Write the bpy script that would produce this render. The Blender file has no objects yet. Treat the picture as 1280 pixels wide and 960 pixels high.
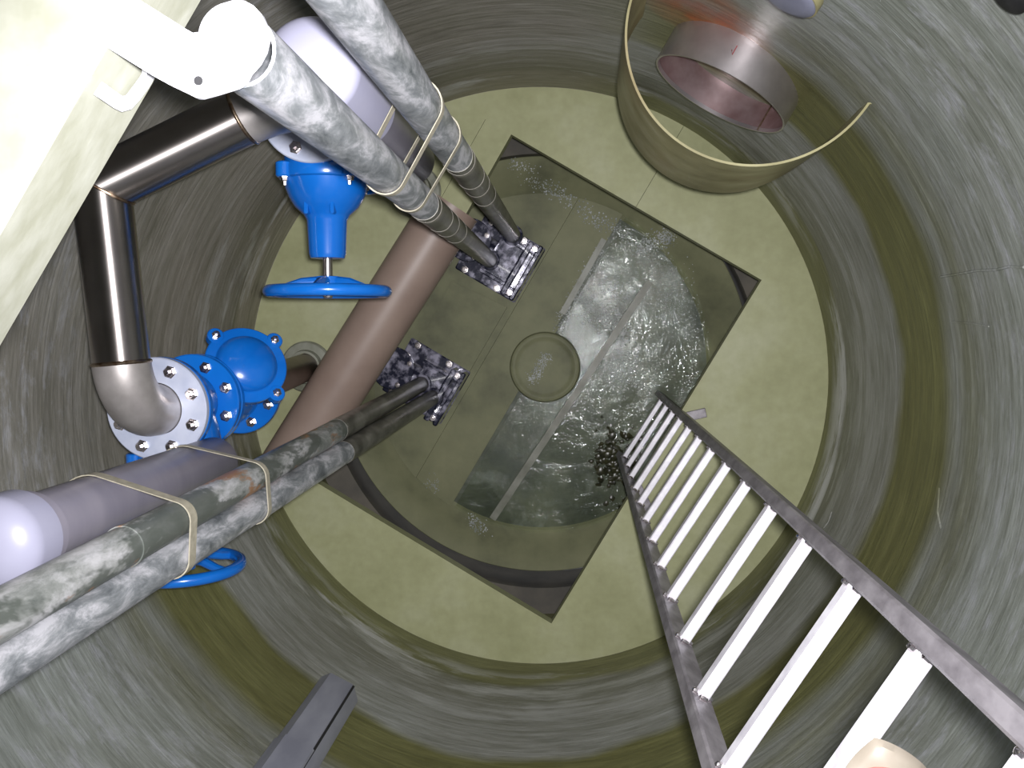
import bpy, math, random
from mathutils import Vector, Matrix, Quaternion
random.seed(4)
scene = bpy.context.scene
col = scene.collection

# ------------------------------------------------------------------ camera, world, lights, exposure
F = 1100.0                       # focal length in pixels of the 1280 x 960 frame
HC = 3.75                        # camera height above the tank floor (m)
NADIR = (725.0, 402.0)           # pixel straight below the camera
_d = Vector(((NADIR[0]-640)/F, -(NADIR[1]-480)/F, -1)).normalized()
_z = -_d
_x = (Vector((1, 0, 0)) - _d * _d.x).normalized()
_y = _z.cross(_x)
RC = Matrix((_x, _y, _z))        # camera axes -> world axes
cam = bpy.data.objects.new('camera', bpy.data.cameras.new('camera'))
cam.data.sensor_width = 36; cam.data.lens = 36*F/1280; cam.data.clip_start = .02
cam.matrix_world = Matrix.Translation((0, 0, HC)) @ RC.to_4x4()
col.objects.link(cam); scene.camera = cam

def at(u, v, d):
    """world point at photo pixel (u, v), d metres below the camera"""
    r = RC @ Vector(((u-640)/F, -(v-480)/F, -1))
    r *= d / -r.z
    return Vector((r.x, r.y, HC - d))

w = bpy.data.worlds.new('sky'); scene.world = w; w.use_nodes = True
w.node_tree.nodes['Background'].inputs[0].default_value = (.88, .92, 1.0, 1)
w.node_tree.nodes['Background'].inputs[1].default_value = .26

fl = bpy.data.lights.new('camera_flash', 'SPOT'); fl.energy = 385; fl.shadow_soft_size = .024
fl.spot_size = math.radians(102); fl.spot_blend = 1
fl.color = (1.0, .98, 1.0)
flo = bpy.data.objects.new('camera_flash', fl); col.objects.link(flo)
flo.location = Vector((0, 0, HC)) + RC @ Vector((.025, .022, .02)); flo.rotation_euler = cam.matrix_world.to_euler()

vs = scene.view_settings
vs.view_transform = 'Standard'; vs.look = 'None'; vs.gamma = 1; vs.exposure = 0; vs.use_curve_mapping = False

# ------------------------------------------------------------------ materials
def lin(c): return tuple((x/12.92 if x <= .04045 else ((x+.055)/1.055)**2.4) for x in c)
def rgb(r, g, b): return lin((r/255, g/255, b/255)) + (1,)

class N:
    def __init__(s, name):
        s.m = bpy.data.materials.new(name); s.m.use_nodes = True
        s.t = s.m.node_tree; s.b = s.t.nodes['Principled BSDF']
        s.out = s.t.nodes['Material Output']
        s.tc = s.t.nodes.new('ShaderNodeTexCoord')
    def n(s, ty, **kw):
        o = s.t.nodes.new(ty)
        for k, v in kw.items(): setattr(o, k, v)
        return o
    def l(s, a, b): s.t.links.new(a, b)
    def noise(s, scale=(1, 1, 1), detail=4, rough=.55, dist=0, off=(0, 0, 0)):
        mp = s.n('ShaderNodeMapping'); mp.inputs['Scale'].default_value = scale; mp.inputs['Location'].default_value = off
        s.l(s.tc.outputs['Object'], mp.inputs[0])
        nz = s.n('ShaderNodeTexNoise'); nz.inputs['Scale'].default_value = 1
        nz.inputs['Detail'].default_value = detail; nz.inputs['Roughness'].default_value = rough
        nz.inputs['Distortion'].default_value = dist
        s.l(mp.outputs[0], nz.inputs['Vector']); return nz.outputs[0]
    def ramp(s, fac, stops, interp='LINEAR'):
        r = s.n('ShaderNodeValToRGB'); r.color_ramp.interpolation = interp
        e = r.color_ramp.elements
        while len(e) < len(stops): e.new(.5)
        for k, (p, c) in zip(e, stops):
            k.position = p; k.color = c if not isinstance(c, (int, float)) else (c, c, c, 1)
        s.l(fac, r.inputs[0]); return r.outputs[0]
    def mix(s, fac, a, b, mode='MIX'):
        x = s.n('ShaderNodeMix', data_type='RGBA', blend_type=mode)
        for i, v in ((0, fac), (6, a), (7, b)):
            if hasattr(v, 'is_linked'): s.l(v, x.inputs[i])
            else: x.inputs[i].default_value = v
        return x.outputs[2]
    def math(s, op, a, b=0):
        x = s.n('ShaderNodeMath', operation=op)
        for i, v in ((0, a), (1, b)):
            if hasattr(v, 'is_linked'): s.l(v, x.inputs[i])
            else: x.inputs[i].default_value = v
        return x.outputs[0]
    def xyz(s):
        x = s.n('ShaderNodeSeparateXYZ'); s.l(s.tc.outputs['Object'], x.inputs[0]); return x.outputs
    def bump(s, h, strength=.3, dist=.01):
        b = s.n('ShaderNodeBump'); b.inputs['Strength'].default_value = strength; b.inputs['Distance'].default_value = dist
        s.l(h, b.inputs['Height']); s.l(b.outputs[0], s.b.inputs['Normal'])
    def set(s, color=None, rough=None, metal=None, spec=None, coat=None):
        for key, v in (('Base Color', color), ('Roughness', rough), ('Metallic', metal), ('Specular IOR Level', spec), ('Coat Weight', coat)):
            if v is None: continue
            if hasattr(v, 'is_linked'): s.l(v, s.b.inputs[key])
            else: s.b.inputs[key].default_value = v
        return s.m

def simple(name, c1, c2, scale, rough, metal=0, bump=0, lo=.35, hi=.65, coat=0, detail=4, spec=.5):
    k = N(name); sc = scale if isinstance(scale, tuple) else (scale,)*3
    nz = k.noise(sc, detail)
    c = k.ramp(nz, [(lo, c1), (hi, c2)])
    if bump: k.bump(nz, bump, .004)
    return k.set(c, rough, metal, spec, coat)

TC = Vector((-.181, -.262))      # tank axis, refined below from the floor rim in the photo
TR = 1.215

RUST = (.3543, .8529, 1.1733)
# tank wall: filament-wound laminate, stain rings by height
k = N('wall_laminate')
x, y, z = k.xyz()
wob = k.noise((1.1, 1.1, .8), 3)
zz = k.math('ADD', z, k.math('MULTIPLY', k.math('SUBTRACT', wob, .5), .34))
h = k.n('ShaderNodeMapRange'); h.inputs['From Max'].default_value = 2.9; k.l(zz, h.inputs[0])
grey = k.ramp(h.outputs[0], [(0, rgb(118, 119, 84)), (.06, rgb(116, 117, 84)), (.08, rgb(138, 139, 134)), (.3, rgb(140, 142, 137)), (.62, rgb(144, 149, 144)), (1, rgb(152, 156, 155))])
olive = k.ramp(h.outputs[0], [(.265, 0.0), (.285, 1.0), (.39, 1.0), (.43, .0), (.455, .45), (.5, 0.0)])
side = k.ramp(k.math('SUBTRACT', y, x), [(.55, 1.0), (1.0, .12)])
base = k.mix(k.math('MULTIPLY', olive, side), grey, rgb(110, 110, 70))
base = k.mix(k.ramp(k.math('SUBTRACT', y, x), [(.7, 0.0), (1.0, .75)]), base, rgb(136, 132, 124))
st = k.noise((2.6, 2.6, 20), 8, .7, .5)
st2 = k.noise((9, 9, 90), 5, .68, off=(3, 1, 7))
st3 = k.noise((1.7, 1.7, 2.2), 4, .6, off=(8, 1, 2))
st4 = k.noise((7, 7, 17), 7, .75, .3, off=(1, 9, 4))
base = k.mix(1, base, k.ramp(st, [(.3, (.66, .67, .62, 1)), (.5, (.95, .95, .93, 1)), (.7, (1.22, 1.22, 1.25, 1))]), 'MULTIPLY')
base = k.mix(.65, base, k.ramp(st2, [(.32, (.66, .66, .63, 1)), (.68, (1.28, 1.28, 1.3, 1))]), 'MULTIPLY')
base = k.mix(.6, base, k.ramp(st3, [(.35, (.84, .81, .76, 1)), (.65, (1.12, 1.13, 1.14, 1))]), 'MULTIPLY')
base = k.mix(k.math('MULTIPLY', k.ramp(st4, [(.5, 0.0), (.68, .75)]), k.ramp(h.outputs[0], [(.42, 0.0), (.55, 1.0)])), base, rgb(176, 178, 184))
# chalky scale that settled in the lowest metre, in patches
ch = k.math('MULTIPLY', k.ramp(k.noise((1.6, 1.6, 9), 6, .7, off=(5, 2, 1)), [(.49, 0.0), (.6, 1.0)]),
            k.ramp(h.outputs[0], [(0.02, 0.0), (.07, 1.0), (.14, .6), (.26, 0.0)]))
base = k.mix(ch, base, rgb(186, 187, 186))
# rusty run beside the inlet
vd = k.n('ShaderNodeVectorMath', operation='DISTANCE'); k.l(k.tc.outputs['Object'], vd.inputs[0]); vd.inputs[1].default_value = RUST
rust = k.math('MULTIPLY', k.ramp(vd.outputs['Value'], [(.06, 1.0), (.22, 0.0)]), k.ramp(k.noise((9, 9, 9), 4), [(.35, .35), (.6, 1.0)]))
base = k.mix(rust, base, rgb(164, 86, 48))
hb = k.math('ADD', k.noise((.8, .8, 34), 5, .6), k.math('MULTIPLY', k.noise((30, 30, 60), 3), .25))
k.bump(hb, .35, .012)
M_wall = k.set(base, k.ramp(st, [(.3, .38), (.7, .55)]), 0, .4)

k = N('floor_laminate')
a = k.noise((2.2, 2.2, 2), 5, .6); b = k.noise((26, 26, 26), 4)
c = k.ramp(a, [(.3, rgb(142, 144, 106)), (.5, rgb(156, 158, 121)), (.7, rgb(167, 169, 138))])
c = k.mix(.5, c, k.ramp(b, [(.3, (.86, .86, .82, 1)), (.7, (1.1, 1.1, 1.1, 1))]), 'MULTIPLY')
k.bump(b, .12, .004)
M_floor = k.set(c, .55, 0, .35)

M_ledge = simple('sump_ledge_dark', rgb(74, 71, 64), rgb(98, 93, 82), 5, .7, bump=.2)  # dark grey-brown, uneven in tone over the whole ledge

k = N('sump_wet')
x, y, z = k.xyz()
a = k.noise((3, 3, 3), 5, .6); b = k.noise((7, 7, 7), 7, .68, off=(2.3, 1, 0))
c = k.ramp(a, [(.32, rgb(98, 100, 78)), (.5, rgb(122, 124, 95)), (.7, rgb(136, 137, 106))])
M_bench = k.m; k.bump(b, .2, .01); k.set(c, .55, 0, .25)

k = N('sump_silt')
x, y, z = k.xyz()
a = k.noise((3, 3, 3), 6, .65); b = k.noise((4.2, 4.2, 4.2), 7, .66, .4, off=(2.3, 1, 0))
c = k.ramp(a, [(.35, rgb(60, 67, 55)), (.55, rgb(90, 96, 80)), (.7, rgb(110, 114, 94))])
c = k.mix(k.ramp(b, [(.54, 0.0), (.72, .6)]), c, rgb(150, 156, 152))
k.bump(b, .35, .014)
M_silt = k.set(c, .5, 0, .3)

def steel(name, c1, c2, rough, scale=(8, 8, 60), bump=.05):
    k = N(name); nz = k.noise(scale, 4)
    c = k.ramp(nz, [(.3, c1), (.7, c2)]); k.bump(nz, bump, .002)
    return k.set(c, rough, 1)
M_stainless = steel('stainless_pipe', rgb(160, 154, 152), rgb(186, 180, 176), .11, (6, 6, 6), .01)
def brushed():
    k = N('stainless_drawn'); nz = k.noise((6, 6, 6), 4)
    c = k.ramp(nz, [(.3, rgb(172, 164, 160)), (.7, rgb(196, 190, 186))])
    tg = k.n('ShaderNodeTangent', direction_type='UV_MAP', uv_map='along'); k.l(tg.outputs[0], k.b.inputs['Tangent'])
    k.b.inputs['Anisotropic'].default_value = .93
    return k.set(c, .36, 1)
M_drawn = brushed()
def axis_uv(o, n):
    uv = o.data.uv_layers.new(name='along')
    for p in o.data.polygons:
        ids = [o.data.loops[l].vertex_index for l in p.loop_indices]; wrap = any(i % n == 0 for i in ids) and any(i % n == n-1 for i in ids)
        for l, i in zip(p.loop_indices, ids):
            q = i % n; uv.data[l].uv = (i // n, (1.0 if (q == 0 and wrap) else q/n))
M_elbow = simple('stainless_pickled', rgb(160, 155, 152), rgb(182, 177, 175), 14, .45, .6, .05)
M_weld = steel('weld_bead', rgb(120, 92, 70), rgb(176, 160, 140), .35, (60, 60, 60), .3)
M_inlet = simple('inlet_steel', rgb(182, 176, 178), rgb(206, 200, 202), 9, .3, .85, .05)
M_bolt = steel('bolt_steel', rgb(200, 190, 190), rgb(235, 230, 230), .22, (50, 50, 50), .05)
M_rail = simple('ladder_rail_steel', rgb(112, 108, 112), rgb(146, 142, 146), (30, 30, 18), .42, .35, .2)
M_rung = simple('ladder_rung_alloy', rgb(205, 202, 210), rgb(232, 230, 236), 30, .42, .25)
M_flange = simple('flange_grey', rgb(176, 184, 206), rgb(194, 200, 218), 18, .42, .25, .03)

k = N('galvanised')
a = k.noise((24, 24, 9), 7, .7, .5); b = k.noise((7, 7, 4), 4, .6, off=(4, 3, 1))
c = k.ramp(a, [(.3, rgb(92, 98, 102)), (.48, rgb(152, 156, 160)), (.62, rgb(212, 212, 218))])
k.bump(a, .15, .003)
M_galv = k.set(c, k.ramp(b, [(.35, .32), (.65, .55)]), .35)

k = N('galvanised_dirty')
a = k.noise((15, 15, 6), 6, .7, .4); b = k.noise((7, 7, 3.2), 5, .66, .3, off=(4, 3, 1))
c = k.ramp(a, [(.3, rgb(92, 98, 94)), (.48, rgb(146, 149, 146)), (.64, rgb(196, 196, 198))])
c = k.mix(k.ramp(b, [(.49, 0.0), (.54, .85)]), c, rgb(84, 90, 84))
c = k.mix(k.ramp(k.noise((8, 8, 3), 6, .7, off=(1, 7, 3)), [(.54, 0.0), (.60, .9)]), c, rgb(160, 116, 78))
k.bump(a, .2, .004)
M_galvd = k.set(c, .48, .2)

M_blue = simple('blue_epoxy', rgb(12, 92, 178), rgb(16, 102, 190), 6, .22, 0, .02, coat=.4)
M_tube = simple('grey_pvc', rgb(128, 125, 138), rgb(142, 138, 150), (3, 3, 12), .38, 0)
M_cap = simple('pale_pvc', rgb(156, 156, 176), rgb(164, 164, 184), 5, .33, 0)
M_brown = simple('brown_pvc', rgb(134, 116, 106), rgb(146, 128, 117), (4, 4, 4), .45, 0)
M_strap = simple('strap_webbing', rgb(146, 141, 124), rgb(166, 160, 142), (60, 60, 60), .7, 0, .2)
M_slab = simple('cover_laminate', rgb(134, 135, 120), rgb(150, 151, 140), (14, 14, 30), .5, 0, .2)
M_zinc = simple('zinc_bracket', rgb(196, 196, 204), rgb(216, 216, 222), 10, .4, .2)
M_foot = simple('wet_iron_highlights', rgb(38, 40, 58), rgb(164, 162, 180), 20, .22, .2, .35, lo=.46, hi=.64, coat=.5, detail=6)  # pale lavender mottling paints wet highlights into the iron colour
M_pipewet = simple('guide_foot_wet', rgb(72, 70, 64), rgb(128, 126, 118), (14, 14, 9), .35, .2, .1, detail=6)
M_scale = simple('guide_scale', rgb(104, 100, 90), rgb(150, 146, 136), 20, .5, 0, .2)
k = N('baffle_laminate')
a = k.noise((6, 6, 10), 5, .6); b = k.noise((3, 3, 3), 3)
c = k.ramp(a, [(.3, rgb(128, 122, 86)), (.55, rgb(154, 149, 110)), (.7, rgb(168, 164, 130))])
c = k.mix(k.ramp(b, [(.5, 0.0), (.7, .6)]), c, rgb(120, 92, 58)); k.bump(a, .15, .004)
M_baffle = k.set(c, .42)
M_rustin = simple('inlet_inside', rgb(140, 112, 112), rgb(178, 156, 158), 9, .35, .7)
M_stub = simple('grey_stub', rgb(112, 114, 132), rgb(130, 132, 150), 9, .45)
M_duct = simple('grey_duct', rgb(124, 126, 138), rgb(150, 152, 162), (8, 8, 3), .4, 0, .08)
M_black = simple('black_rubber', rgb(24, 24, 26), rgb(40, 40, 42), 20, .6)
M_pad = simple('cream_vinyl', rgb(118, 110, 98), rgb(132, 125, 114), 12, .5, 0, .1)
M_red = simple('faded_red_print', rgb(140, 70, 66), rgb(152, 84, 78), 30, .6)
M_scum_glint = simple('pale_scum_glint', rgb(118, 124, 116), rgb(176, 180, 178), 9, .35)  # scum colour, also used for flecks that imitate glints
M_sludge = simple('dark_sludge', rgb(36, 38, 26), rgb(62, 62, 40), 30, .3, 0, .4)

k = N('shallow_water')
gl = k.n('ShaderNodeBsdfGlossy'); gl.inputs['Roughness'].default_value = .05; gl.inputs['Color'].default_value = (.95, 1, 1, 1)
tr = k.n('ShaderNodeBsdfTransparent'); tr.inputs['Color'].default_value = (.94, .95, .92, 1)
fr = k.n('ShaderNodeFresnel'); fr.inputs['IOR'].default_value = 1.33
bp = k.n('ShaderNodeBump'); bp.inputs['Strength'].default_value = .55; bp.inputs['Distance'].default_value = .02
k.l(k.math('ADD', k.noise((9, 9, 9), 5, .6, .6), k.math('MULTIPLY', k.noise((34, 34, 34), 3), .3)), bp.inputs['Height'])
for s_ in (gl, fr): k.l(bp.outputs[0], s_.inputs['Normal'])
mx = k.n('ShaderNodeMixShader'); k.l(fr.outputs[0], mx.inputs[0]); k.l(tr.outputs[0], mx.inputs[1]); k.l(gl.outputs[0], mx.inputs[2])
k.l(mx.outputs[0], k.out.inputs[0]); M_water = k.m

# ------------------------------------------------------------------ geometry helpers
class G:
    """collects faces; build() links them as one mesh object"""
    def __init__(s): s.v = []; s.f = []
    def add(s, v, f):
        o = len(s.v); s.v += [Vector(p) for p in v]; s.f += [[i+o for i in q] for q in f]; return s
    def box(s, c, size, X=(1, 0, 0), Y=(0, 1, 0), bev=0):
        c = Vector(c); X = Vector(X).normalized(); Y = Vector(Y).normalized(); Z = X.cross(Y)
        a, b, h = (q/2 for q in size)
        if not bev:
            vs_ = [c + X*i*a + Y*j*b + Z*k_*h for k_ in (-1, 1) for j in (-1, 1) for i in (-1, 1)]
            return s.add(vs_, [(0, 2, 3, 1), (4, 5, 7, 6), (0, 1, 5, 4), (2, 6, 7, 3), (0, 4, 6, 2), (1, 3, 7, 5)])
        pts = []
        for (sx, sy) in ((1, 1), (-1, 1), (-1, -1), (1, -1)):
            q = [(a-bev, b), (a, b-bev)] if sx*sy < 0 else [(a, b-bev), (a-bev, b)]
            pts += [(sx*i, sy*j) for i, j in q]
        rings = [(-h, bev), (-h+bev, 0), (h-bev, 0), (h, bev)]
        vs_ = []
        for z_, ins in rings:
            for (i, j) in pts:
                vs_.append(c + X*(i*(a-ins)/a) + Y*(j*(b-ins)/b) + Z*z_)
        n = 8; fs = []
        for r_ in range(3):
            for q in range(n): fs.append((r_*n+q, r_*n+(q+1) % n, (r_+1)*n+(q+1) % n, (r_+1)*n+q))
        fs.append(list(range(n))[::-1]); fs.append([3*n+q for q in range(n)])
        return s.add(vs_, fs)
    def lathe(s, prof, o=(0, 0, 0), axis=(0, 0, 1), n=32, caps=True, ref=None, sx=1):
        """prof: (radius, distance along axis)"""
        A = Vector(axis).normalized(); o = Vector(o)
        U = Vector(ref) if ref else A.orthogonal()
        U = (U - A*U.dot(A)).normalized(); W = A.cross(U)
        vs_ = []; fs = []
        for (r, t) in prof:
            for q in range(n):
                an = 2*math.pi*q/n
                vs_.append(o + A*t + U*(math.cos(an)*r*sx) + W*(math.sin(an)*r))
        for r_ in range(len(prof)-1):
            for q in range(n): fs.append((r_*n+q, r_*n+(q+1) % n, (r_+1)*n+(q+1) % n, (r_+1)*n+q))
        if caps: fs.append(list(range(n))[::-1]); fs.append([(len(prof)-1)*n+q for q in range(n)])
        return s.add(vs_, fs)
    def tube(s, pts, r, n=20, caps=True, close=False):
        pts = [Vector(p) for p in pts]; m = len(pts); vs_ = []; fs = []
        rr = r if isinstance(r, (list, tuple)) else [r]*m
        T = []
        for i in range(m):
            a = pts[i-1] if (i or close) else pts[0]; b = pts[(i+1) % m] if (i < m-1 or close) else pts[-1]
            T.append((b-a).normalized())
        U = T[0].orthogonal().normalized()
        for i in range(m):
            if i: U = T[i-1].rotation_difference(T[i]) @ U
            U = (U - T[i]*U.dot(T[i])).normalized(); W = T[i].cross(U)
            for q in range(n):
                an = 2*math.pi*q/n
                vs_.append(pts[i] + (U*math.cos(an) + W*math.sin(an))*rr[i])
        for i in range(m if close else m-1):
            j = (i+1) % m
            for q in range(n): fs.append((i*n+q, i*n+(q+1) % n, j*n+(q+1) % n, j*n+q))
        if caps and not close: fs.append(list(range(n))[::-1]); fs.append([(m-1)*n+q for q in range(n)])
        return s.add(vs_, fs)
    def hollow(s, p0, p1, ro, ri, n=40):
        p0 = Vector(p0); p1 = Vector(p1); L = (p1-p0).length
        vs0 = len(s.v)
        s.lathe([(ri, 0), (ro, 0), (ro, L), (ri, L), (ri, 0)], p0, p1-p0, n, caps=False); return s
    def prism(s, poly, z0, z1):
        n = len(poly); ar = sum(poly[i][0]*poly[(i+1) % n][1]-poly[(i+1) % n][0]*poly[i][1] for i in range(n))
        if ar < 0: poly = poly[::-1]
        vs_ = [Vector((p[0], p[1], z0)) for p in poly] + [Vector((p[0], p[1], z1)) for p in poly]
        fs = [list(range(n))[::-1], [n+i for i in range(n)]] + [(i, (i+1) % n, n+(i+1) % n, n+i) for i in range(n)]
        return s.add(vs_, fs)
    def build(s, name, m, parent=None, base=None, ang=35):
        me = bpy.data.meshes.new(name)
        b = Vector(base) if base is not None else (parent.get('_b') if parent and '_b' in parent else Vector((0, 0, 0)))
        b = Vector(b)
        me.from_pydata([tuple(p-b) for p in s.v], [], s.f); me.update()
        me.polygons.foreach_set('use_smooth', [True]*len(me.polygons))
        me.set_sharp_from_angle(angle=math.radians(ang))
        me.materials.append(m)
        o = bpy.data.objects.new(name, me); col.objects.link(o)
        if parent: o.parent = parent
        elif base is not None: o.location = b
        return o

def tag(o, label, cat=None, group=None, kind=None):
    o['label'] = label
    if cat: o['category'] = cat
    if group: o['group'] = group
    if kind: o['kind'] = kind
    return o
def thing(name, label, cat, loc=(0, 0, 0), rz=0, group=None):
    o = bpy.data.objects.new(name, None); col.objects.link(o); o.empty_display_size = .05
    o.location = loc; o.rotation_euler = (0, 0, rz)
    return tag(o, label, cat, group)
def copy_tree(o, parent=None):
    c = o.copy(); col.objects.link(c)
    if parent: c.parent = parent
    for ch in [q for q in bpy.data.objects if q.parent == o]: copy_tree(ch, c)
    return c
def loc_of(t): return Vector(t.location)

def clip(poly, p, n):
    """keep the side where (q - p) . n >= 0"""
    out = []
    for i in range(len(poly)):
        a = poly[i]; b = poly[(i+1) % len(poly)]
        da = (a-p).dot(n); db = (b-p).dot(n)
        if da >= 0: out.append(a)
        if (da >= 0) != (db >= 0): out.append(a + (b-a)*(da/(da-db)))
    return out
def v2(p): return Vector((p[0], p[1]))

# ------------------------------------------------------------------ the tank
DF = 3.75
rim = [(1028, 470), (1018, 570), (1003, 640), (720, 836), (640, 833), (560, 808), (480, 752), (318, 420), (330, 330), (590, 118), (690, 110), (740, 116)]
P = [v2(at(u, v, DF)) for u, v in rim]
def fit(P):
    Sx = sum(p.x for p in P)/len(P); Sy = sum(p.y for p in P)/len(P)
    suu = sum((p.x-Sx)**2 for p in P); svv = sum((p.y-Sy)**2 for p in P); suv = sum((p.x-Sx)*(p.y-Sy) for p in P)
    r1 = .5*sum((p.x-Sx)**3 + (p.x-Sx)*(p.y-Sy)**2 for p in P); r2 = .5*sum((p.y-Sy)**3 + (p.y-Sy)*(p.x-Sx)**2 for p in P)
    dt = suu*svv-suv*suv; cu = (r1*svv-r2*suv)/dt; cv = (suu*r2-suv*r1)/dt
    return Vector((Sx+cu, Sy+cv)), math.sqrt(cu*cu+cv*cv+(suu+svv)/len(P))
TC, TR = fit(P)
TC3 = Vector((TC.x, TC.y, 0))

g = G()
prof = [(TR-.004, -1.02), (TR-.004, -.002), (TR, .0), (TR+.003, .12), (TR+.012, .2), (TR+.013, .215), (TR+.006, .24), (TR+.004, .5), (TR+.006, .74),
        (TR+.012, .79), (TR+.012, 1.16), (TR+.006, 1.2), (TR+.006, 1.8), (TR+.008, 2.3), (TR+.006, HC-.95), (TR+.06, HC-.95), (TR+.06, -1.02), (TR-.004, -1.02)]
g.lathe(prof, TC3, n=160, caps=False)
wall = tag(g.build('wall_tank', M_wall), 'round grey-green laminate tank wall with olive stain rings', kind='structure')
# resin ridges and drips on the laminate at the right
def wall_pt(u, v, inset=0.0):
    r = at(u, v, 1.0) - Vector((0, 0, HC)); rx = v2(r)
    a = rx.dot(rx); b = -2*rx.dot(TC); c = TC.dot(TC) - (TR+.006-inset)**2
    t = (-b + math.sqrt(b*b-4*a*c))/(2*a); return Vector((0, 0, HC)) + r*t
for pts, r in (([(1176, 346), (1200, 342), (1222, 338), (1246, 337), (1262, 333), (1280, 334)], .0035), ([(1190, 402), (1214, 404), (1236, 408)], .0025),
               ([(1040, 640), (1036, 652), (1030, 660)], .003), ([(1176, 660), (1172, 640), (1174, 610)], .0025)):
    tag(G().tube([wall_pt(u, v, .001) for u, v in pts], r, 6).build('resin_ridge', M_wall, wall), 'pale raised resin seam')

# floor slab with the rectangular sump opening, made of its panels
C1, C2, C3 = (v2(at(*q, DF)) for q in ((639, 168), (952, 350), (697, 784)))
eA = (C2-C1).normalized(); eB = Vector((-eA.y, eA.x)); eB = eB if eB.dot(C3-C2) > 0 else -eB
LA = (C2-C1).length; LB = (C3-C2).dot(eB)
O = C1.copy()                                    # opening: O + s*eA + t*eB, s in 0..LA, t in 0..LB
def op(s, t): return O + eA*s + eB*t
disc = [TC + Vector((math.cos(2*math.pi*i/160), math.sin(2*math.pi*i/160)))*(TR-.001) for i in range(160)]
floor = bpy.data.objects.new('floor', None); col.objects.link(floor); tag(floor, 'pale olive tank floor panels around the rectangular sump opening', kind='structure')
GAP = .0008
sw = .125                                        # width of the strip panels beside the opening
tsc = (v2(at(452, 327, DF))-O).dot(eB); ts2 = (v2(at(399, 428, DF))-O).dot(eB)
sseam = (v2(at(806, 240, DF))-O).dot(eA)
strips = [  # list of half-planes (point, inward normal)
    [(op(0, 0), -eB), (op(sseam-GAP, 0), -eA)],
    [(op(0, 0), -eB), (op(sseam+GAP, 0), eA)],
    [(op(0, LB), eB)],
    [(op(LA, 0), eA), (op(0, 0), eB), (op(0, LB), -eB)],
    [(op(0, 0), -eA), (op(-sw, 0), eA), (op(0, 0), eB), (op(0, tsc-GAP), -eB)],
    [(op(0, 0), -eA), (op(-sw, 0), eA), (op(0, tsc+GAP), eB), (op(0, ts2-GAP), -eB)],
    [(op(0, 0), -eA), (op(-sw, 0), eA), (op(0, ts2+GAP), eB), (op(0, LB), -eB)],
    [(op(-sw-2*GAP, 0), -eA), (op(0, 0), eB), (op(0, LB), -eB)]]
for hp in strips:
    poly = disc
    for p, n in hp: poly = clip(poly, p, n)
    G().prism([tuple(q) for q in poly], -.06, 0).build('floor_panel', M_floor, floor)

# sump below: dark ledge, dished rim and wet floor
sump = bpy.data.objects.new('floor_sump', None); col.objects.link(sump); tag(sump, 'wet dished sump bottom below the rectangular floor opening', kind='structure')
SC, SR = fit([v2(at(u, v, 4.50)) for u, v in ((627, 200), (683, 193), (903, 327), (930, 393), (740, 710), (660, 715), (560, 680), (440, 560))])
S3 = Vector((SC.x, SC.y, 0))
ZR, ZB = HC-4.50, HC-4.64
g = G(); no_ = 96; vv = []
lc = SC + Vector((.0, -.035))
for i in range(no_):
    a = 2*math.pi*i/no_; dv = Vector((math.cos(a), math.sin(a)))
    po = TC + dv*(TR-.003); pi_ = lc + dv*(SR+.035)
    if (pi_-TC).length > TR-.02: pi_ = TC + (pi_-TC).normalized()*(TR-.02)
    vv += [Vector((po.x, po.y, ZR+.1)), Vector((pi_.x, pi_.y, ZR+.06)), Vector((pi_.x, pi_.y, ZR-.25))]
ff = []
for i in range(no_):
    j = (i+1) % no_; ff += [(i*3, j*3, j*3+1, i*3+1), (i*3+1, j*3+1, j*3+2, i*3+2)]
g.add(vv, ff); tag(g.build('ledge', M_ledge, sump), 'dark grey-brown ledge')
g = G(); g.lathe([(SR+.002, ZR-.09), (SR, ZR-.004), (SR-.004, ZR), (SR-.04, ZR-.02), (SR-.09, ZR-.055), (SR-.13, ZR-.09), (SR-.17, ZB+.014), (SR-.2, ZB), (SR-.2, ZB-.02)], S3, n=128, caps=False)
tag(g.build('dished_rim', M_bench, sump), 'olive dished rim')
g = G(); g.lathe([(.0005, ZB), (.5, ZB), (SR-.19, ZB)], S3, n=96, caps=False); g.build('bottom_plate', M_silt, sump)
def sp(u, v, d=4.63): return v2(at(u, v, d))
disc2 = [SC + Vector((math.cos(2*math.pi*i/128), math.sin(2*math.pi*i/128)))*(SR-.175) for i in range(128)]
# raised bench on the pump side, and a lower step along it
e1 = sp(605, 452); e2 = sp(690, 418)
b1 = clip(disc2, e1, -eA); b2 = clip(clip(disc2, e2, -eA), e1, eA)
G().prism([tuple(q) for q in b1], ZB-.01, ZB+.055).build('pump_bench', M_bench, sump)
G().prism([tuple(q) for q in b2], ZB-.01, ZB+.03).build('bench_step', M_bench, sump)
pq = [v2(at(u, v, HC-ZB-.06)) for u, v in ((566, 352), (634, 384), (584, 470), (520, 434))]
G().prism([tuple(q) for q in pq], ZB+.05, ZB+.075).build('bench_panel', M_bench, sump)
hb_ = at(681, 459, 4.60)
g = G(); g.lathe([(.186, ZB), (.185, ZB+.035), (.178, ZB+.047), (.166, ZB+.052), (.155, ZB+.05), (.145, ZB+.044), (.13, ZB+.042), (.0005, ZB+.044)], (hb_.x, hb_.y, 0), n=64, caps=False)
tag(g.build('hub_disc', M_bench, sump), 'raised round hub in the sump bottom')
def bar(pA, pB, wd, z0, z1, name, m):
    a = sp(*pA); b = sp(*pB); dr = (b-a).normalized(); nn = Vector((-dr.y, dr.x))*wd/2
    return G().prism([tuple(a+nn), tuple(b+nn), tuple(b-nn), tuple(a-nn)], z0, z1).build(name, m, sump)
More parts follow.
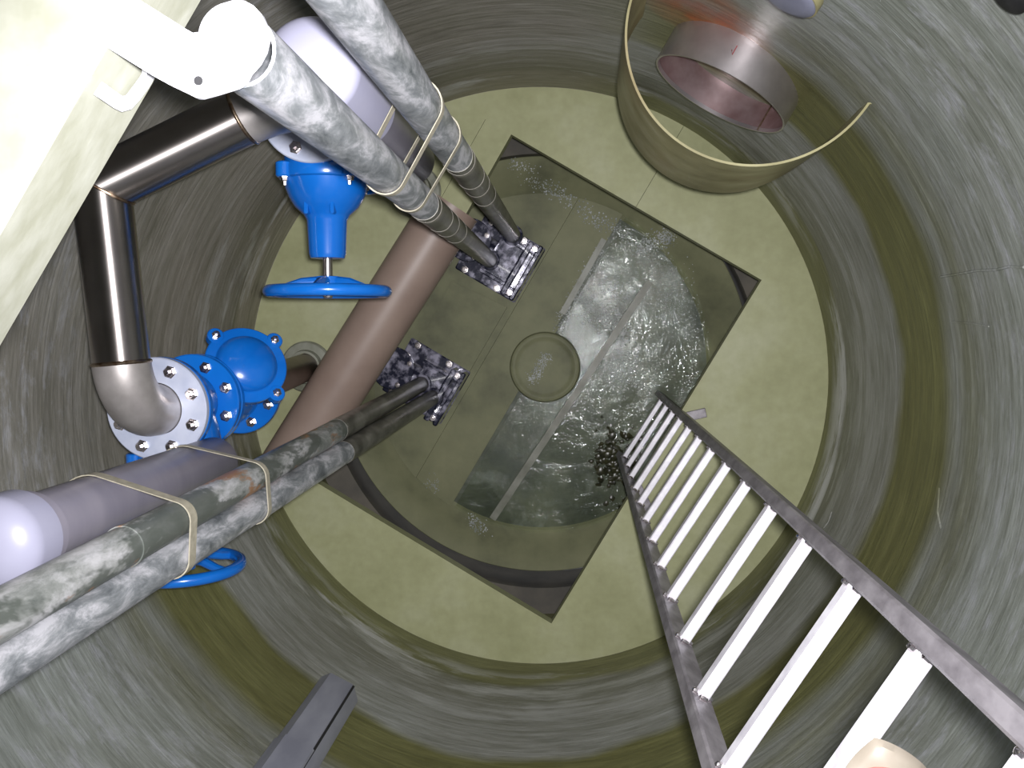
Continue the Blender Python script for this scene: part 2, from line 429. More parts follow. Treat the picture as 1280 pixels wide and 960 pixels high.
M_strip = simple('strip_pale', rgb(100, 102, 86), rgb(138, 140, 128), 8, .45, 0, .1)
bar((812, 352), (616, 648), .036, ZB-.01, ZB+.03, 'sump_strip', M_strip)
bar((755, 300), (703, 392), .03, ZB+.02, ZB+.05, 'sump_strip', M_strip)
bar((698, 408), (560, 612), .012, ZB+.02, ZB+.036, 'sump_strip', M_bench)

# water lying in the deep half
wp = clip(disc2, e2 + eA*.02, eA)
wt = G().prism([tuple(q) for q in wp], ZB+.006, ZB+.014).build('sump_water', M_water)
tag(wt, 'shallow murky water lying in the sump beside the ladder foot', 'water', kind='stuff')

# cover slab at the top left, close to the camera
DB, DT = .95, .85
s0 = v2(at(0, 432, DB)); s1 = v2(at(251, 0, DB)); sd = (s1-s0).normalized(); sn = Vector((-sd.y, sd.x))
disc3 = [TC + Vector((math.cos(2*math.pi*i/96), math.sin(2*math.pi*i/96)))*(TR+.06) for i in range(96)]
cp = clip(disc3, s0, sn)
ceil = tag(G().prism([tuple(q) for q in cp], HC-DB, HC-DT).build('ceiling', M_slab), 'whitish laminate tank cover with a straight cut edge', kind='structure')

# ------------------------------------------------------------------ ladder
LR = Vector((.412, -.392)); LL = Vector((.227, -.688))
lv = (LR-LL).normalized(); ln = Vector((lv.y, -lv.x))            # ln points to the wall
lad = thing('ladder', 'steel ladder with flat white rungs standing in the sump at right', 'ladder', ((LR.x+LL.x)/2, (LR.y+LL.y)/2, HC-4.64))
lb = loc_of(lad)
L3 = Vector((lv.x, lv.y, 0)); N3 = Vector((ln.x, ln.y, 0)); Z3 = Vector((0, 0, 1))
ztop = HC-.45; zbot = HC-4.64
for c_, sg in ((LL, -1), (LR, 1)):
    c3 = Vector((c_.x, c_.y, (ztop+zbot)/2)) + L3*sg*.014
    G().box(c3, (.028, .05, ztop-zbot), L3, N3, .004).build('rail', M_rail, lad, lb)
depths = [.80, 1.06, 1.325] + [1.60 + .286*i for i in range(11)]
rung_me = None
for d in depths:
    c3 = Vector(((LR.x+LL.x)/2, (LR.y+LL.y)/2, HC-d))
    if rung_me is None:
        r_ = G().box(Vector((0, 0, 0)), ((LR-LL).length-.001, .023, .03), L3, N3, .003).build('rung', M_rung, lad, (0, 0, 0)); rung_me = r_
        wl = []
        for sg in (-1, 1):
            for off in ((-.013, .006), (.013, .006), (0, .021)):
                gg = G().lathe([(.001, -.009), (.005, -.007), (.007, 0), (.005, .007), (.001, .009)], L3*sg*((LR-LL).length/2-.003) + N3*off[0] + Z3*(off[1]-.004), N3, 8)
                wl.append(gg.build('weld', M_bolt, r_, (0, 0, 0)))
        r_.location = c3-lb
    else:
        q = copy_tree(rung_me, lad); q.location = c3-lb
# stand-off lugs to the floor edge
for (u, v), c_ in (((877, 512), LR), ((806, 634), LL)):
    e = v2(at(u, v, DF)); a = c_ + ln*.024
    p = Vector((a.x, a.y, .012)); q = Vector((e.x+ln.x*.02, e.y+ln.y*.02, .012))
    dd = (q-p); m_ = (p+q)/2
    G().box(m_, (dd.length, .04, .012), dd.normalized(), dd.normalized().cross(Z3)*-1, .002).build('lug', M_rail, lad, lb)

# soft pad lying over the upper rung
pc = at(1101, 984, 1.022); 
g = G()
nu, nv = 18, 18; vv = []; ff = []
X_, Y_ = L3, N3
def pad_pt(a, b, top):
    sx = math.copysign(min(1, abs(a))**1, a); ex = 1-(abs(a)**4); ey = 1-(abs(b)**4)
    k_ = max(0, ex*ey)**.35
    q = 1 - .13*min(abs(a), abs(b))**2*2*.5
    return pc + X_*a*.052*q + Y_*b*.043*q + Z3*((.012*k_ if top else -.006*k_) - .012*b*b*.4 + .002*math.sin(4*a+2*b))
for top in (1, 0):
    o = len(vv)
    for i in range(nu+1):
        for j in range(nv+1): vv.append(pad_pt(-1+2*i/nu, -1+2*j/nv, top))
    for i in range(nu):
        for j in range(nv):
            q = (o+i*(nv+1)+j, o+(i+1)*(nv+1)+j, o+(i+1)*(nv+1)+j+1, o+i*(nv+1)+j+1); ff.append(q if top else q[::-1])
g.add(vv, ff)
pad = g.build('pad', M_pad, None, pc); tag(pad, 'cream rounded pad with faded red curved line on an upper ladder rung', 'pad')
rl = [pad_pt(-.2+.75*math.cos(t), -.1+.7*math.sin(t), 1)+Z3*.0005 for t in [math.radians(-70+i*14) for i in range(12)]]
tag(G().tube(rl, .0014, 6).build('printed_line', M_red, pad, pc), 'thin faded red curved line')

# ------------------------------------------------------------------ guide pipes
RG = .038
def ext(p, q, z_):
    t = (z_-p.z)/(q.z-p.z); return p+(q-p)*t
DG = 4.44
GA = (at(299, 62, .885), at(612, 325, DG)); 
GB = (ext(at(433, 0, 1.07), at(641, 294, DG), HC-.872), at(641, 294, DG))
GC = (ext(at(48, 742, 1.27), at(527, 480, DG), HC-.90), at(527, 480, DG))
GD = (ext(at(0, 830, 1.2), at(541, 497, DG), HC-.90), at(541, 497, DG))
def pt_d(gp, d): return ext(gp[0], gp[1], HC-d)
for gp, lab, m in ((GA, 'galvanised guide pipe with its top end held by the white bracket', M_galv), (GB, 'galvanised guide pipe running off the top edge, right of the bracketed one', M_galv),
                (GC, 'stained galvanised guide pipe with rust and dark patches at lower left', M_galvd), (GD, 'cleaner galvanised guide pipe below the rust stained one at lower left', M_galv)):
    t = thing('guide_pipe', lab, 'pipe', gp[1], 0, 'pump guide pipes')
    G().hollow(gp[0], gp[1], RG, RG-.004, 28).build('pipe', m, t, gp[1])
    for d, ww in ((2.2, .03), (2.45, .02), (2.62, .035), (2.85, .02)) if gp in (GA, GB) else ((1.52, .014),):
        a = pt_d(gp, d); b = pt_d(gp, d+ww)
        if gp is not GD: G().hollow(a, b, RG+.0022, RG-.001, 28).build('scale_ring', M_scale if gp in (GA, GB) else m, t, gp[1])
    a = pt_d(gp, 2.15 if gp in (GA, GB) else 2.9); G().hollow(a, gp[1], RG+.0015, RG-.002, 28).build('wet_end', M_pipewet, t, gp[1])

# bracket on the cover edge
def on_face(u, v, off):
    """point on the vertical cut face of the cover"""
    r = at(u, v, 1) - Vector((0, 0, HC)); t = (s0-sn*off).dot(sn)/v2(r).dot(sn)
    return Vector((0, 0, HC)) + r*t
poly = [(128, 25), (170, -3), (232, 36), (241, 41), (249, 40), (256, 28), (262, 17), (272, 8), (282, 3), (293, 0), (306, 1), (317, 7), (327, 18), (333, 32), (335, 48), (331, 64), (323, 79), (312, 91),
        (306, 103), (296, 109), (270, 117), (252, 122), (245, 122), (237, 118), (212, 106), (190, 94), (132, 58)]
bpolys = [v2(at(u, v, .842)) for u, v in poly]
ctr = sum(bpolys, Vector((0, 0)))/len(bpolys)
br = thing('pipe_bracket', 'white zinc bracket hooked over the cover edge holding a guide pipe top', 'bracket', (ctr.x, ctr.y, HC-.85))
bb = loc_of(br)
G().prism([tuple(q) for q in bpolys], HC-.8495, HC-.842).build('plate', M_zinc, br, bb)
hp_ = [on_face(u, v, .006) for u, v in ((180, 66), (184, 82), (183, 92), (177, 102), (166, 117), (158, 126), (150, 128), (142, 124), (122, 110))]
g = G(); s3 = Vector((sn.x, sn.y, 0)); vv = []; ff = []
for i, p in enumerate(hp_):
    a = hp_[max(i-1, 0)]; b = hp_[min(i+1, len(hp_)-1)]; tdir = (b-a).normalized(); wd = tdir.cross(s3).normalized()
    for (q, r) in ((-1, 0), (1, 0), (1, 1), (-1, 1)): vv.append(p + wd*q*.0075 - s3*(.006*r))
for i in range(len(hp_)-1):
    for q in range(4): ff.append((i*4+q, i*4+(q+1) % 4, (i+1)*4+(q+1) % 4, (i+1)*4+q))
ff += [(3, 2, 1, 0), tuple((len(hp_)-1)*4+q for q in range(4))]
g.add(vv, ff); g.build('hook', M_zinc, br, bb)
p_ = at(248, 101, .8418); tag(G().lathe([(.0045, -.001), (.0045, .0006)], p_, (0, 0, 1), 20).build('bolt_hole', M_black, br, bb), 'dark bolt hole')
p_ = at(136, 34, .8415); G().lathe([(.006, 0), (.006, .003), (.004, .004)], p_, (0, 0, 1), 12).build('rivet', M_zinc, br, bb)
p0 = at(291, 48, .8415); G().lathe([(.0335, -.002), (.0335, .002), (.032, .003)], p0, (0, 0, 1), 40).build('plug', M_zinc, br, bb)

# ------------------------------------------------------------------ grey tubes with pale caps, tied to the guide pipes
def grey_tube(xy, dtop, dend, label, dcap):
    t = thing('grey_tube', label, 'tube', (xy[0], xy[1], HC-dend), 0, 'grey tubes strapped to guide pipes')
    L = dend-dtop; cl = dcap-dtop
    G().lathe([(.056, 0), (.063, .004), (.067, .012), (.067, L-.06)], (0, 0, 0), n=40).build('body', M_tube, t, (0, 0, 0))
    G().lathe([(.072, L-cl-.03), (.077, L-cl-.028), (.077, L-cl), (.072, L-cl+.002)], (0, 0, 0), n=40).build('collar', M_tube, t, (0, 0, 0))
    pr = [(.08, L-cl), (.085, L-cl+.003), (.085, L-.04)]
    pr += [(.085*math.cos(a), L-.04+.05*math.sin(a)) for a in [math.radians(q) for q in range(10, 90, 10)]] + [(.001, L+.01)]
    G().lathe(pr, (0, 0, 0), n=48).build('cap', M_cap, t, (0, 0, 0))
    return t
TU = v2(at(393, 88, 1.5)); TL = v2(at(-2, 680, 1.42))
grey_tube(TU, 1.45, 2.35, 'grey tube with lavender cap behind the two upper guide pipes', 1.76)
grey_tube(TL, 1.38, 2.33, 'grey tube with pale domed cap at the left edge', 1.475)

def hull(pts):
    pts = sorted(set((round(p.x, 6), round(p.y, 6)) for p in pts))
    def half(ps):
        o = []
        for p in ps:
            while len(o) > 1 and (o[-1][0]-o[-2][0])*(p[1]-o[-2][1])-(o[-1][1]-o[-2][1])*(p[0]-o[-2][0]) <= 0: o.pop()
            o.append(p)
        return o
    a = half(pts); b = half(pts[::-1]); return [Vector(p) for p in a[:-1]+b[:-1]]
def strap(circles, d, wd, label, tilt=(0, 0), th=.003):
    pts = []
    for c, r in circles:
        pts += [Vector((c.x, c.y)) + Vector((math.cos(q*math.pi/16), math.sin(q*math.pi/16)))*(r+.0015) for q in range(32)]
    h_ = hull(pts); cen = sum(h_, Vector((0, 0)))/len(h_)
    vv = []; ff = []; n = len(h_)
    for p in h_:
        z_ = HC-d + (p-cen).dot(Vector(tilt)); o_ = (p-cen).normalized()*th
        for (q, r) in ((0, -1), (1, -1), (1, 1), (0, 1)):
            vv.append(Vector((p.x+o_.x*q, p.y+o_.y*q, z_+r*wd/2)))
    for i in range(n):
        j = (i+1) % n
        for q in range(4): ff.append((i*4+q, i*4+(q+1) % 4, j*4+(q+1) % 4, j*4+q))
    base = Vector((cen.x, cen.y, HC-d))
    o = G().add(vv, ff).build('strap', M_strap, None, base); tag(o, label, 'strap', 'beige straps around guide pipes'); return o
def P2(gp, d): return v2(pt_d(gp, d))
strap([(P2(GA, 1.64), RG), (P2(GB, 1.64), RG)], 1.64, .024, 'upper beige strap around the two upper guide pipes', (.0, .35))
strap([(P2(GA, 1.92), RG), (P2(GB, 1.92), RG)], 1.92, .022, 'lower beige strap around the two upper guide pipes', (.1, .3))
strap([(P2(GC, 1.72), RG), (P2(GD, 1.72), RG), (TL, .067)], 1.72, .03, 'wide beige strap tying the grey tube and lower left guide pipes, nearer the cap')
strap([(P2(GC, 2.14), RG), (P2(GD, 2.14), RG), (TL, .067)], 2.14, .022, 'beige strap tying the grey tube and lower left guide pipes, below the wide strap')

# ------------------------------------------------------------------ discharge pipework
RL = Vector((-1.122, -.232)); RU = Vector((-.69, .545))
DFL = 2.27                       # depth of the flange joint under the elbows
RP = .069
def hexbolt(g, p, ax, r=.014, h_=.012):
    g.lathe([(r*1.25, 0), (r*1.25, .003), (r, .0032), (r, h_), (r*.85, h_+.002), (r*.55, h_+.0021), (r*.5, h_+.012)], p, ax, 6)
    return g
man = thing('discharge_manifold', 'polished stainless discharge pipe bent along the left tank wall', 'pipe', (RL.x, RL.y, HC-DFL))
mb = loc_of(man)
J = at(127, 232, 2.1)
zl = HC-2.1
pL = Vector((RL.x, RL.y, zl)); pU = Vector((RU.x, RU.y, zl))
BR = .13
def elbow(c, to, name):
    dr = (to-c).normalized(); pts = []
    cc = c + dr*BR - Z3*BR
    for i in range(13):
        a = math.pi/2*i/12
        pts.append(cc - dr*BR*math.cos(a) + Z3*BR*math.sin(a))
    pts = [Vector((c.x, c.y, HC-DFL+.004))] + pts
    G().tube(pts, RP, 36).build(name, M_elbow, man, mb); return c + dr*BR
aL = elbow(pL, J, 'elbow'); aU = elbow(pU, J, 'elbow')
axis_uv(G().tube([aL, J], RP-.001, 48).build('pipe', M_drawn, man, mb), 48)
axis_uv(G().tube([J, aU], RP-.001, 48).build('pipe', M_drawn, man, mb), 48)
gw = G(); gw.lathe([(RP*math.sin(a), -RP*math.cos(a)) for a in [math.radians(q) for q in range(4, 180, 8)]], J, (0, 0, 1), 32); gw.build('joint', M_elbow, man, mb)
outd = (v2(J)-TC).normalized(); o3 = Vector((outd.x, outd.y, 0))
G().tube([J, J+o3*.16], RP-.003, 32).build('outlet', M_stainless, man, mb)
for p, q in ((aL, J), (aU, J)):
    dr = (q-p).normalized()
    G().lathe([(RP-.002, -.006), (RP+.002, -.003), (RP+.003, 0), (RP+.002, .003), (RP-.002, .006)], p, dr, 40).build('weld', M_weld, man, mb)
# mitre weld at the joint
bis = ((aL-J).normalized() - (aU-J).normalized()).normalized()
m1 = ((aL-J).normalized() + (aU-J).normalized()).normalized()
half = math.acos(max(-1, min(1, (aL-J).normalized().dot(m1))))
ring = [J + m1*(RP/math.sin(half))*math.cos(t) + Z3*RP*math.sin(t) for t in [2*math.pi*i/40 for i in range(40)]]
G().tube(ring, .004, 8, close=True).build('weld', M_weld, man, mb)
RF = .138
for c_ in (RL, RU):
    f_ = G().lathe([(RP-.004, 0), (RF-.003, 0), (RF, .003), (RF, .019), (RF-.003, .022), (RP+.002, .022)], (c_.x, c_.y, HC-DFL), (0, 0, 1), 56, caps=False).build('flange', M_flange, man, mb)
    for i in range(8):
        a = math.pi/8 + i*math.pi/4
        p = Vector((c_.x+math.cos(a)*.107, c_.y+math.sin(a)*.107, HC-DFL+.022))
        hexbolt(G(), p, Z3).build('bolt', M_bolt, f_, mb)

# gate valve, origin at the top flange face; bonnet and handwheel point to -y
gv = thing('gate_valve', 'blue gate valve with its handwheel standing clear above the brown pipe', 'valve', (RU.x, RU.y, HC-DFL-.002), 0, 'blue gate valves')
Z0 = Vector((0, 0, 0))
def flange(t, z0, z1, nm='flange', r=RF, m=None):
    o = G().lathe([(.06, z0), (r-.003, z0), (r, z0+.003), (r, z1-.003), (r-.003, z1), (.06, z1)], Z0, n=48, caps=False).build(nm, m or M_blue, t, Z0); return o
G().lathe([(.075, -.02), (.088, -.04), (.092, -.1), (.088, -.17), (.075, -.2)], Z0, n=36).build('body', M_blue, gv, Z0)
f1 = flange(gv, -.024, 0); f2 = flange(gv, -.222, -.198)
for i in range(8):
    a = math.pi/8+i*math.pi/4
    hexbolt(G(), Vector((math.cos(a)*.107, math.sin(a)*.107, -.198)), Z3).build('bolt', M_bolt, f2, Z0)
Yn = Vector((0, -1, 0))
G().lathe([(.095, .03), (.108, .07), (.112, .105), (.112, .125)], Z0+Vector((0, 0, -.11)), Yn, 40, ref=(1, 0, 0)).build('bonnet_neck', M_blue, gv, Z0)
bo = G().lathe([(.112, .126), (.124, .128), (.126, .135), (.126, .158), (.124, .163), (.115, .166), (.108, .19), (.1, .21), (.085, .235), (.062, .255), (.054, .27), (.05, .36), (.046, .372), (.03, .374)], Z0+Vector((0, 0, -.11)), Yn, 40, ref=(1, 0, 0), sx=1.0)
bo = bo.build('bonnet', M_blue, gv, Z0)
for i in range(4):
    a = math.pi/4 + i*math.pi/2
    c_ = Vector((math.cos(a)*.122, -.126, -.11+math.sin(a)*.122))
    G().lathe([(.02, 0), (.024, .003), (.024, .036), (.02, .04)], c_, Yn, 16).build('lug', M_blue, bo, Z0)
    hexbolt(G(), c_+Yn*.04, Yn, .011, .009).build('bolt', M_bolt, bo, Z0)
for sg in (-1, 1):
    G().box(Vector((sg*.035, -.21, -.045)), (.012, .1, .03), bev=.003).build('rib', M_blue, bo, Z0)
G().lathe([(.013, .36), (.013, .475), (.011, .48)], Z0+Vector((0, 0, -.11)), Yn, 16).build('stem', M_bolt, gv, Z0)
wc = Vector((0, -.462, -.11))
hw = G().tube([wc + Vector((math.cos(q*math.pi/28)*.158, 0, math.sin(q*math.pi/28)*.158)) for q in range(56)], .0165, 14, close=True).build('handwheel', M_blue, gv, Z0)
G().lathe([(.02, -.042), (.034, -.04), (.036, -.02), (.034, .006), (.02, .008)], wc, Yn, 24).build('hub', M_blue, hw, Z0)
for q in range(5):
    a = math.pi/2+q*2*math.pi/5; dv = Vector((math.cos(a), 0, math.sin(a)))
    G().tube([wc+dv*.02+Vector((0, .026, 0)), wc+dv*.07+Vector((0, .022, 0)), wc+dv*.12+Vector((0, .006, 0)), wc+dv*.155], [.016, .014, .012, .012], 10).build('spoke', M_blue, hw, Z0)
gv2 = copy_tree(gv); gv2.location = (RL.x, RL.y, HC-DFL-.002); gv2['label'] = 'blue gate valve mostly hidden by the lower left guide pipes, wheel showing below'

# ball check valve, origin at the top flange face
cvx = thing('check_valve', 'blue ball check valve with a domed cover above the brown pipe end', 'valve', (RL.x, RL.y, HC-DFL-.227), 0, 'blue ball check valves')
G().lathe([(.075, -.02), (.085, -.05), (.095, -.14), (.1, -.2), (.09, -.27), (.075, -.32)], Z0, n=36).build('body', M_blue, cvx, Z0)
c1_ = flange(cvx, -.024, 0); c2_ = flange(cvx, -.342, -.318)
for i in range(8):
    a = math.pi/8+i*math.pi/4
    hexbolt(G(), Vector((math.cos(a)*.107, math.sin(a)*.107, -.318)), Z3).build('bolt', M_bolt, c2_, Z0)
bd = Vector((.52, .42, .72)).normalized(); bc = Vector((.118, .10, -.085))
G().lathe([(.085, -.16), (.092, -.1), (.098, -.02)], bc, bd, 32).build('branch', M_blue, cvx, Z0)
cov = [(.09, -.02), (.12, -.018), (.122, -.012), (.122, .006), (.119, .009), (.093, .01), (.09, .013)] + [(.09*math.cos(a), .013+.045*math.sin(a)) for a in [math.radians(q) for q in range(8, 90, 9)]] + [(.001, .058)]
co = G().lathe(cov, bc, bd, 48).build('cover', M_blue, cvx, Z0)
ux = bd.cross(Z3).normalized(); uy = bd.cross(ux)
for i in range(4):
    a = i*math.pi/2 + .15; p = bc + (ux*math.cos(a)+uy*math.sin(a))*.124
    G().lathe([(.022, -.02), (.025, -.017), (.025, .008), (.022, .011)], p, bd, 18).build('lug', M_blue, co, Z0)
    hexbolt(G(), p+bd*.011, bd, .011, .009).build('bolt', M_bolt, co, Z0)
cv2_ = copy_tree(cvx); cv2_.location = (RU.x, RU.y, HC-DFL-.227); cv2_['label'] = 'blue ball check valve hidden behind the upper bracketed guide pipe'

for c_, ln_, lab in ((RL, Vector((-.062, .036, 0)), 'dark steel riser pipe between the domed check valve and the floor'), (RU, Vector((-.012, .007, 0)), 'dark steel riser pipe behind the upper guide pipes')):
    zt = HC-DFL-.227-.344
    t = thing('riser_pipe', lab, 'pipe', (c_.x, c_.y, 0), 0, 'discharge risers'); ax_ = Vector((0, 0, zt))-ln_
    G().lathe([(.060, 0.004), (.060, ax_.length-.002)], ln_, ax_, n=36).build('pipe', steel('riser_steel', rgb(104, 94, 86), rgb(140, 128, 120), .4, (8, 8, 4), .1) if 'riser_steel' not in bpy.data.materials else bpy.data.materials['riser_steel'], t, Z0)
    flange(t, zt-.022, zt, 'flange', .132, M_flange)
    G().lathe([(.062, .001), (.112, .001), (.112, .012), (.105, .02), (.075, .022), (.07, .05), (.0605, .05)], ln_, n=40, caps=False).build('floor_collar', M_strip, t, Z0)

# ------------------------------------------------------------------ brown pipe lying along the opening
RB = .119
q0 = at(566, 257, DF-RB); q1 = at(356, 590, DF-RB)
q0.z = q1.z = RB
brn = thing('brown_pipe', 'thick brown plastic pipe lying on the floor along the sump opening', 'pipe', ((q0.x+q1.x)/2, (q0.y+q1.y)/2, 0))
G().hollow(q0, q1, RB, RB-.007, 48).build('pipe', M_brown, brn, loc_of(brn))
for p, q in ((q0, q1), (q1, q0)):
    dr = (q-p).normalized(); G().lathe([(RB-.0075, .012), (RB-.0075, .03)], p, dr, 40).build('end_plug', M_brown, brn, loc_of(brn))

# ------------------------------------------------------------------ pump feet
ang = math.atan2(eA.y, eA.x)
ZF = ZB+.055
def pump_foot(u, v, label, guides):
    o = at(u, v, HC-ZF-.14)
    t = thing('pump_foot', label, 'pump foot', (o.x, o.y, ZF), ang, 'pump duckfoot bends'); 
    G().box((-.03, 0, .016), (.36, .32, .03), bev=.006).build('base_plate', M_foot, t, Z0)
    G().box((.085, 0, .11), (.03, .30, .16), bev=.006).build('claw_bar', M_foot, t, Z0)
    G().box((.135, 0, .10), (.025, .31, .14), bev=.006).build('claw_bar', M_foot, t, Z0)
    for sg in (-1, 1):
        G().box((.11, sg*.12, .10), (.03, .05, .13), bev=.005).build('claw_web', M_foot, t, Z0)
        G().box((-.0, sg*.1, .09), (.16, .02, .12), bev=.004).build('gusset', M_foot, t, Z0)
    G().box((.0, 0, .13), (.14, .22, .03), bev=.008).build('guide_plate', M_foot, t, Z0)
    iv = Matrix.Rotation(-ang, 4, 'Z')
    for gp in guides:
        p = iv @ (gp[1]-Vector((o.x, o.y, ZF)))
        G().lathe([(.052, .12), (.052, .15), (.05, .155), (.036, .16), (.032, max(.19, p.z-.005)), (.024, max(.20, p.z)+.02)], (p.x, p.y, 0), (0, 0, 1), 24).build('guide_spigot', M_foot, t, Z0)
    el = [Vector((-.06, 0, .12)), Vector((-.11, 0, .12)), Vector((-.15, 0, .135)), Vector((-.175, 0, .17)), Vector((-.185, 0, .21))]
    G().tube(el, .07, 28).build('discharge_bend', M_foot, t, Z0)
    f_ = G().lathe([(.06, 0), (.105, 0), (.108, .003), (.108, .018), (.105, .021), (.06, .021)], (-.185, 0, .205), (0, 0, 1), 40).build('flange', M_foot, t, Z0)
    for i in range(4):
        a = math.pi/4+i*math.pi/2
        hexbolt(G(), Vector((-.185+math.cos(a)*.088, math.sin(a)*.088, .226)), Z3, .011, .01).build('bolt', M_bolt, f_, Z0)
    for sx in (-.16, .03):
        for sg in (-1, 1): hexbolt(G(), Vector((sx, sg*.14, .031)), Z3, .015, .014).build('anchor_bolt', M_bolt, t, Z0)
    for sg in (-1, 1): hexbolt(G(), Vector((.11, sg*.125, .165)), Z3, .013, .012).build('claw_bolt', M_bolt, t, Z0)
    return t
pump_foot(629, 325, 'wet dark cast iron pump foot under the upper guide pipes', (GA, GB))
pump_foot(534, 482, 'wet dark cast iron pump foot under the lower left guide pipes', (GC, GD))

# ------------------------------------------------------------------ inlet, baffle, stub, duct
di = 2.8
ic = at(899, 119, di); iv2 = Vector((.49, .872)).normalized(); i3 = Vector((iv2.x, iv2.y, 0))
inl = thing('inlet_pipe', 'short stainless inlet pipe stub inside the curved baffle', 'pipe', ic)
tw = 0
while (v2(ic)+iv2*tw-TC).length < TR+.03: tw += .01
G().hollow(ic, ic+i3*tw, .221, .215, 64).build('pipe', M_inlet, inl, ic)
G().lathe([(.2145, .012), (.2145, tw)], ic, i3, 56, caps=False).build('lining', M_rustin, inl, ic)
a = math.radians(205)
def ring_pt(an, r, t): 
    U = i3.cross(Z3).normalized(); return ic + U*math.cos(an)*r + Z3*math.sin(an)*r + i3*t
G().tube([ring_pt(math.radians(-40), .2135, .002), ring_pt(math.radians(-40), .2135, tw)], .003, 8).build('weld_seam', M_weld, inl, ic)
# red check mark on top of the stub
cm = [ring_pt(math.radians(99), .2215, .062), ring_pt(math.radians(97), .2215, .05), ring_pt(math.radians(97), .2215, .078)]
tag(G().tube([cm[2], cm[1], cm[0]], .0016, 6).build('red_tick', simple('red_marker', rgb(136, 56, 60), rgb(150, 70, 74), 20, .6), inl, ic), 'small red pen mark')

bcx = Vector((.44, .722)); Rb = .325
an0 = None; pts = []
for i in range(0, 721):
    a = math.radians(i/2 + 60)
    p = bcx + Vector((math.cos(a), math.sin(a)))*Rb
    if (p-TC).length < TR+.008 and not (a > math.radians(327)): pts.append(p)
zt_, zb_ = HC-2.30, HC-2.76
g = G(); pts = pts[::6] + [pts[-1]]; vv = []; ff = []; th = .006
pts.append(Vector((.718, .545)))
for ip, p in enumerate(pts):
    nn = (p-bcx).normalized()*th; fr_ = max(0, (ip/(len(pts)-1)-.72)/.28); zb_ = HC-2.76+.42*fr_**1.5
    vv += [Vector((p.x, p.y, zt_)), Vector((p.x+nn.x, p.y+nn.y, zt_)), Vector((p.x+nn.x, p.y+nn.y, zb_)), Vector((p.x, p.y, zb_))]
for i in range(len(pts)-1):
    for q in range(4): ff.append((i*4+q, (i+1)*4+q, (i+1)*4+(q+1) % 4, i*4+(q+1) % 4))
ff += [(0, 1, 2, 3), tuple(4*(len(pts)-1)+q for q in (3, 2, 1, 0))]
g.add(vv, ff)
bf = g.build('inlet_baffle', M_baffle, None, (bcx.x, bcx.y, HC-2.76)); tag(bf, 'curved olive laminate baffle around the inlet on the wall', 'baffle')

sc_ = at(982, -2, 2.05); so = (v2(sc_)-TC).normalized(); so3 = Vector((so.x, so.y, 0))
stb = thing('wall_stub', 'grey capped pipe stub at the top edge right of the inlet', 'pipe', sc_)
G().lathe([(.05, -.004), (.068, 0), (.072, .004), (.072, .2)], sc_, so3, 40).build('pipe', M_stub, stb, sc_)
G().hollow(sc_+so3*.006, sc_+so3*.03, .076, .0715, 40).build('rim', M_baffle, stb, sc_)

# grey duct on the lower wall
dc = v2(at(424, 862, 2.88)); dn = (dc-TC).normalized(); dtg = Vector((-dn.y, dn.x))
sec = [(-.075, .09), (-.075, -.005), (-.055, -.035), (.03, -.042), (.036, -.038), (.042, -.034), (.072, -.005), (.075, .0), (.075, .09)]
zdu0, zdu1 = HC-2.88, HC-1.55
du = thing('wall_duct', 'grey faceted plastic duct running down the wall at the bottom edge', 'duct', (dc.x, dc.y, zdu0))
pl = [tuple(dc + dtg*a + dn*b) for a, b in sec]
G().prism(pl, zdu0, zdu1).build('channel', M_duct, du, loc_of(du), 20)
for off in (.036,):
    a = dc + dtg*off + dn*(-.0395); G().box(Vector((a.x, a.y, (zdu0+zdu1)/2)), (.008, .006, zdu1-zdu0-.01), Vector((dtg.x, dtg.y, 0)), Vector((dn.x, dn.y, 0))).build('groove', M_black, du, loc_of(du))
pl2 = [tuple(dc + dtg*a*1.06 + dn*(b-.004 if b < .05 else b)) for a, b in sec]
G().prism(pl2, HC-2.42, HC-2.2).build('sleeve', M_duct, du, loc_of(du), 20)

# scum, imitated glints and sludge on the sump bottom
random.seed(9)
def blob(g, p, r, z, hgt=.35):
    n = 7; ph = random.random()*6; vv = []
    rs = [r*random.uniform(.6, 1.25) for _ in range(n)]; el = random.uniform(.6, 1); rot = random.random()*3
    for q in range(n):
        a = ph+2*math.pi*q/n; x_, y_ = math.cos(a)*rs[q], math.sin(a)*rs[q]*el
        vv.append(Vector((p.x+x_*math.cos(rot)-y_*math.sin(rot), p.y+x_*math.sin(rot)+y_*math.cos(rot), z)))
    vv.append(Vector((p.x, p.y, z+r*hgt)))
    g.add(vv, [(q, (q+1) % n, n) for q in range(n)])
def sump_z(p):
    if (p-e1).dot(eA) < 0: z_ = ZB+.056
    elif (p-e2).dot(eA) < 0: z_ = ZB+.031
    else: z_ = ZB+.015
    r = (p-SC).length
    if r > SR-.175: z_ = max(z_, ZB + (r-(SR-.2))*.75)
    if (p-v2(hb_)).length < .18: z_ = ZB+.05
    return z_
g = G()
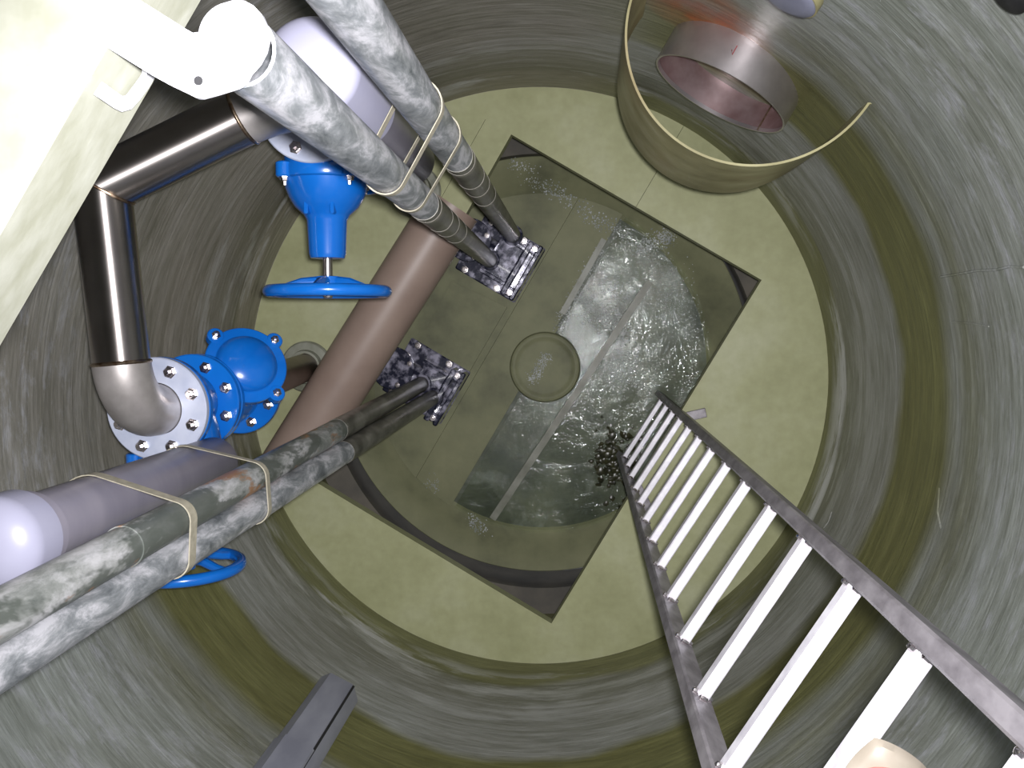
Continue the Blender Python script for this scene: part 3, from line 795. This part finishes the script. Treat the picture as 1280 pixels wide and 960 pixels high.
def streak(pts, n, sp_, r0, r1):
    n = int(n*2.6); r0 *= .7; r1 *= .72
    for _ in range(n):
        i = random.randrange(len(pts)-1); t = random.random()
        u = pts[i][0]+(pts[i+1][0]-pts[i][0])*t + random.gauss(0, sp_); v = pts[i][1]+(pts[i+1][1]-pts[i][1])*t + random.gauss(0, sp_)
        p = v2(at(u, v, HC-ZB-.02)); blob(g, p, random.uniform(r0, r1), sump_z(p))
streak([(640, 205), (690, 238), (750, 276), (800, 312), (825, 300), (838, 293)], 420, 6, .002, .008)
streak([(752, 312), (722, 362), (696, 412)], 200, 4, .002, .007)
streak([(725, 380), (742, 394), (770, 402), (778, 418)], 260, 8, .003, .01)
streak([(815, 330), (836, 362), (850, 400)], 300, 14, .002, .005)
streak([(766, 345), (764, 380)], 90, 10, .002, .006)
streak([(684, 442), (664, 478)], 110, 4, .002, .007)
streak([(790, 440), (770, 475), (800, 470)], 220, 13, .002, .006)
streak([(535, 600), (548, 608)], 20, 4, .003, .006); streak([(588, 648), (606, 662)], 40, 4, .003, .008)  # these pale flecks imitate flash glints on the wet rim
streak([(770, 640), (800, 618)], 50, 6, .002, .006)
streak([(752, 545), (748, 575), (765, 590)], 60, 7, .002, .005)
tag(g.build('scum', M_scum_glint), 'pale scum flecks in streaks over the sump bottom, a few imitating glints', 'scum', kind='stuff')
g = G()
for _ in range(160):
    p = v2(at(770+random.gauss(0, 12), 575+random.gauss(0, 18), HC-ZB-.02)); blob(g, p, random.uniform(.008, .026), sump_z(p), .4)
tag(g.build('sludge', M_sludge), 'dark lumpy sludge around the ladder foot', 'sludge', kind='stuff')
# dark hose end high on the wall at the top right corner
hp0 = wall_pt(1290, -30, 0); ho = (v2(hp0)-TC).normalized()
hs = thing('hose_end', 'dark round hose end at the top right corner', 'hose', hp0)
G().lathe([(.03, -.05), (.036, -.047), (.038, -.04), (.038, .03)], hp0, (ho.x, ho.y, 0), 28).build('hose', M_black, hs, hp0)
G().lathe([(.046, -.004), (.046, .01)], hp0, (ho.x, ho.y, 0), 28).build('collar', M_black, hs, hp0)
